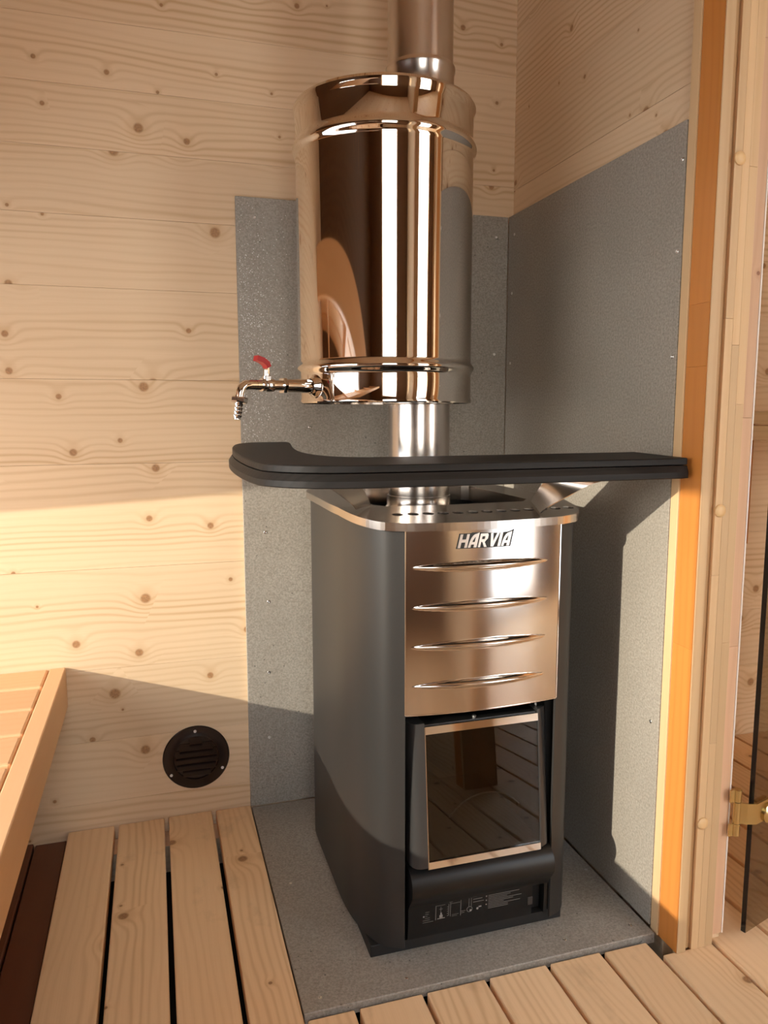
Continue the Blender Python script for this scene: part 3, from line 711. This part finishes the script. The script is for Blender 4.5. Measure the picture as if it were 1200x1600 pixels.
def layer(name, levels, mat):
    bm = bmesh.new(); rings = []
    for off, z in levels:
        lp = offs(loop, off*sg)
        rings.append([bm.verts.new((x_, y_, z+zr(x_, y_))) for x_, y_ in lp])
    n = len(loop)
    for a, b in zip(rings, rings[1:]):
        for i in range(n): bm.faces.new((a[i], a[(i+1) % n], b[(i+1) % n], b[i]))
    bm.faces.new(rings[0][::-1]); bm.faces.new(rings[-1])
    return meshobj(name, rail, mat, bm, 25)
layer('upper_layer', [(-0.0015, .7895), (0, .7905), (0, .7985), (-0.0012, .800)], RAILM)
layer('lower_layer', [(0.0050, .7695), (0.0062, .7708), (0.0062, .7790), (0.0000, .7885)], RAILM)
# steel brackets from the stove rim out to the rail
def ribbon(name, cen, wds, th=0.002):
    bm = bmesh.new(); rings = []; n = len(cen)
    cc = catmull(cen, 6); wc = catmull(wds, 6)
    for i, p in enumerate(cc):
        d = (cc[min(i+1, len(cc)-1)]-cc[max(i-1, 0)]).normalized(); wv = wc[i]; nr = d.cross(wv).normalized()
        rings.append([bm.verts.new(p+wv*a+nr*b*th/2) for a, b in ((-.5, -1), (.5, -1), (.5, 1), (-.5, 1))])
    for a, b in zip(rings, rings[1:]):
        for i in range(4): bm.faces.new((a[i], a[(i+1) % 4], b[(i+1) % 4], b[i]))
    bm.faces.new(rings[0][::-1]); bm.faces.new(rings[-1])
    return meshobj(name, rail, BRK, bm, 50)
V3 = lambda *a: Vector(a)
def bracket(pairs):
    cen = [(Vector(a)+Vector(b))/2 for a, b in pairs]; wds = [Vector(b)-Vector(a) for a, b in pairs]
    return ribbon('bracket', cen, wds)
bracket([((-.172, -.462, .7200), (-.200, -.546, .7120)), ((-.174, -.480, .7335), (-.192, -.556, .7225)), ((-.178, -.505, .7500), (-.170, -.575, .7400)), ((-.182, -.535, .7640), (-.138, -.592, .7600)), ((-.182, -.555, .7686), (-.112, -.605, .7688))])
bracket([((-.445, -.429, .7200), (-.481, -.476, .7200)), ((-.450, -.435, .7300), (-.490, -.490, .7290)), ((-.463, -.450, .7480), (-.512, -.512, .7450)), ((-.482, -.470, .7640), (-.540, -.535, .7630)), ((-.500, -.490, .7688), (-.560, -.550, .7688))])

# ================================================================== AIR VENT
av = tag(empty('air_vent', (-0.7155, 0.010, 0.129)), 'round dark brown louvred air vent low on the plank wall', 'vent')
VC = Vector((-0.7155, 0.0099, 0.129))
bm = bmesh.new(); lathe_dir(bm, [(0, .0705), (.0025, .0705), (.0040, .0690), (.0045, .064), (.0040, .054), (.0060, .050), (.0060, .0485), (.0030, .047), (.0030, 0)], VC, (0, -1, 0), 64)
meshobj('flange', av, VENT, bm, 35)
for k in range(6):
    z = -0.037+0.0145*k; hw = math.sqrt(max(0.0475**2-z*z, 0))*0.97
    hw = min(hw, math.sqrt(max(0.0475**2-(z+.010)**2, 0))*0.97)
    bm = bmesh.new(); prism_x(bm, [(VC.y-.003, VC.z+z+.011), (VC.y-.0045, VC.z+z+.012), (VC.y-.0140, VC.z+z+.001), (VC.y-.0132, VC.z+z-.0005), (VC.y-.003, VC.z+z+.0085)], VC.x-hw, VC.x+hw)
    meshobj('louvre', av, VENT, bm)
for x_, z_ in ((-.7165, .1885), (-.661, .0985), (-.7690, .0955)): screw(av, (x_, VC.y-.0042, z_), (0, -1, 0), .0033)

# ================================================================== BENCHES
lb = tag(empty('lower_bench', (-1.3, -1.1, 0)), 'low slatted alder bench beside the duckboard', 'bench')
box('front_rail', lb, W_BY, -0.9965, -0.9665, YF+.02, 0.0085, 0.272, 0.356, 0.0022, 2)
y = 0.0075; k = 0
while y > YF+.12:
    box('slat', lb, W_BX, XL+.004, -0.9985, y-0.1005, y, 0.328, 0.3555, 0.004, 2); y -= 0.1115
for x_ in (-1.06, -1.7): box('cross_beam', lb, W_BY, x_-.02, x_+.02, YF+.02, 0.0085, 0.282, 0.3275)
for y_ in (-0.9, -1.9):
    for x_ in (-1.06, -1.7): box('leg', lb, W_JB, x_-.019, x_+.019, y_-.019, y_+.019, -0.0135, 0.2815)
ub = tag(empty('upper_bench', (-1.5, -1.1, 1.1)), 'high slatted bench along the left wall', 'bench')
UZ = 1.232
box('front_rail', ub, W_BY, -1.285, -1.255, YF+.02, 0.0085, UZ, UZ+.085, 0.002, 2)
for k in range(4): box('slat', ub, W_BY, -1.395-.118*k, -1.29-.118*k, YF+.02, 0.0085, UZ+.057, UZ+.084, 0.003, 2)
for y_ in (-0.25, -0.75, -1.25, -1.75, -2.2): box('cross_beam', ub, W_BX, XL+.004, -1.286, y_-.02, y_+.02, UZ+.012, UZ+.0565)

# ================================================================== DOOR FRAME, TRIM, GLASS DOOR
tr1 = struct(empty('trim_1', (0.008, -0.603, 0)), 'narrow pale strip between grey panel and door casing', 'trim')
box('strip', tr1, W_JB, 0.0015, WX+.002, -0.6135, -0.5955, -0.0055, ZC-.002, 0.0008)
dfm = struct(empty('door_1', (0.05, -0.65, -0.006)), 'pale laminated door frame with orange inner casing and wooden plugs', 'door frame')
zc_ = [TB+0.0004, 0.505, 0.936, 1.028, 1.48, 1.99]
for a, b in zip(zc_, zc_[1:]): box('casing_board', dfm, W_CS, 0.004, 0.0205, -0.6590, -0.6140, a, b-.0001, 0.0003)
box('casing_lip', dfm, W_JB, 0.0046, 0.0212, -0.6612, -0.6591, TB+.0004, 1.99, 0.0008)
box('casing_edge', dfm, W_TN, 0.0214, 0.0335, -0.6535, -0.6140, TB+.0004, 1.99, 0.0004)
lam = [(0.0337, 0.0470, [.0, .62, 1.005, 1.62]), (0.0471, 0.0600, [.0, .347, .967, 1.45]), (0.0601, 0.0745, [.0, .511, .88, 1.22, 1.8])]
for x0, x1, zs in lam:
    zz = [TB+.0004]+zs[1:]+[1.99]
    for a, b in zip(zz, zz[1:]): box('jamb_lamella', dfm, W_JB, x0, x1, -0.6590+random.uniform(0, .0003), -0.6455, a, b-.0003, 0.0003)
for a, b in ((TB+.0004, .43), (.43, .79), (.79, 1.35), (1.35, 1.99)): box('jamb_lamella', dfm, W_JB, 0.0746, 0.0800, -0.6535, -0.6455, a, b-.0003, .0004)
for a, b in ((0.004, .5), (.5, .86), (.86, 1.40), (1.40, 1.99)): box('jamb_stop', dfm, W_ST, 0.0802, 0.1005, -0.6495, -0.6455, a, b-.0003, 0.0006)
box('seal_strip', dfm, WHITE, 0.1006, 0.1030, -0.6500, -0.6440, 0.004, 1.99)
for z_ in (0.214, 0.720, 1.229):
    bm = bmesh.new(); lathe_dir(bm, [(0, .0098), (.0022, .0098), (.0042, .0080), (.0052, .0045), (.0055, 0)], (0.0420, -0.6588, z_), (0, -1, 0), 20)
    meshobj('wooden_plug', dfm, PLUG, bm, 40)
# far jamb and head of the doorway
box('jamb_far', dfm, W_JB, 0.004, 0.1030, DY1, DY1+.014, TB+.0004, 1.95, .0008)
box('casing_far', dfm, W_CS, 0.004, 0.0215, DY1-.048, DY1-.0005, TB+.0004, 1.99, .0008)
box('head', dfm, W_JB, 0.022, 0.1030, DY1+.0145, -0.6600, 1.936, 1.95, .0008)
box('casing_head', dfm, W_CS, 0.004, 0.0215, DY1, -0.6610, 1.95, 1.99, .0008)
# glass door leaf standing open into the dressing room
ga = math.radians(16.5); gd = Vector((math.cos(ga), math.sin(ga), 0)); gn = Vector((-gd.y, gd.x, 0))
g0 = Vector((0.1315, -0.6690, 0.010))
gdoor = tag(empty('glass_door', g0), 'smoked glass door leaf standing open on a brass hinge', 'door')
def obox(bm, o, d, n, l0, l1, t0, t1, z0, z1):
    q = [o + d*a + n*b + Vector((0, 0, c)) for c in (z0, z1) for a, b in ((l0, t0), (l1, t0), (l1, t1), (l0, t1))]
    vs_ = [bm.verts.new(p) for p in q]
    for f in ((0, 3, 2, 1), (4, 5, 6, 7), (0, 1, 5, 4), (1, 2, 6, 5), (2, 3, 7, 6), (3, 0, 4, 7)): bm.faces.new([vs_[i] for i in f])
bm = bmesh.new(); obox(bm, g0, gd, gn, 0.0011, 0.66, 0, 0.008, 0, 1.90); meshobj('pane', gdoor, GL_DOOR, bm)
bm = bmesh.new(); obox(bm, g0, gd, gn, 0.0, 0.001, 0, 0.008, 0, 1.90); meshobj('pane_edge', gdoor, GLEDGE, bm)
for hz in (0.222, 1.70):
    hg = empty('hinge', (0, 0, 0)); hg.parent = gdoor; hc_ = Vector((0.1085, -0.6585, hz)); hg.location = hc_ - g0
    hg['label'] = 'antique brass door hinge'
    for z0, z1 in ((-.040, -.0185), (.0185, .040)):
        bm = bmesh.new(); lathe(bm, [(0, z0), (.0055, z0), (.0065, z0+.001), (.0065, z1-.001), (.0055, z1), (0, z1)], hc_, 20); meshobj('knuckle', hg, BRASS, bm, 40)
        box('hinge_leaf', hg, BRASS, hc_.x-.0145, hc_.x-.0050, hc_.y-.0015, hc_.y+.0015, hz+z0, hz+z1, .0004)
    bm = bmesh.new(); lathe(bm, [(0, -.018), (.0060, -.018), (.0060, .018), (0, .018)], hc_, 20); meshobj('barrel', hg, BRASS, bm, 40)
    bm = bmesh.new()
    pl = [hc_ + Vector((.003, -.004, 0)), hc_ + Vector((.012, -.009, 0)), g0*1.0 + gd*0.002 - gn*0.004, g0 + gd*0.040 - gn*0.004]
    for i in range(len(pl)): pl[i] = Vector((pl[i].x, pl[i].y, hz))
    rings = []
    for i, p in enumerate(pl):
        d_ = (pl[min(i+1, 3)]-pl[max(i-1, 0)]).normalized(); n_ = Vector((-d_.y, d_.x, 0))
        rings.append([bm.verts.new(p+n_*a+Vector((0, 0, b))) for a, b in ((-.002, -.0175), (.002, -.0175), (.002, .0175), (-.002, .0175))])
    for a, b in zip(rings, rings[1:]):
        for i in range(4): bm.faces.new((a[i], a[(i+1) % 4], b[(i+1) % 4], b[i]))
    bm.faces.new(rings[0][::-1]); bm.faces.new(rings[-1]); meshobj('clamp_plate', hg, BRASS, bm)
    bp = g0 + gd*0.034 - gn*0.006; bp.z = hz-.006
    bm = bmesh.new(); lathe_dir(bm, [(0, .0165), (.003, .0165), (.0055, .0140), (.0065, .009), (.0068, 0)], bp, -gn, 28); meshobj('clamp_button', hg, BRASS, bm, 40)
# bench shelf seen through the doorway
ds = tag(empty('wall_bench', (0.9, -0.15, 0.5)), 'wooden wall bench seen through the doorway in the next room', 'bench')
box('apron_board', ds, W_JX, 0.115, 1.69, -0.325, -0.300, 0.8445, 0.870, 0.0012)
box('apron_board', ds, W_JX, 0.115, 1.69, -0.322, -0.297, 0.8110, 0.8415, 0.0012)
box('seat_board', ds, W_JX, 0.115, 1.69, -0.297, 0.009, 0.845, 0.870, 0.001)
box('support', ds, W_CS, 0.520, 0.560, -0.16, 0.009, 0.56, 0.8445, 0.001)
box('support', ds, W_CS, 1.30, 1.34, -0.16, 0.009, 0.56, 0.8445, 0.001)
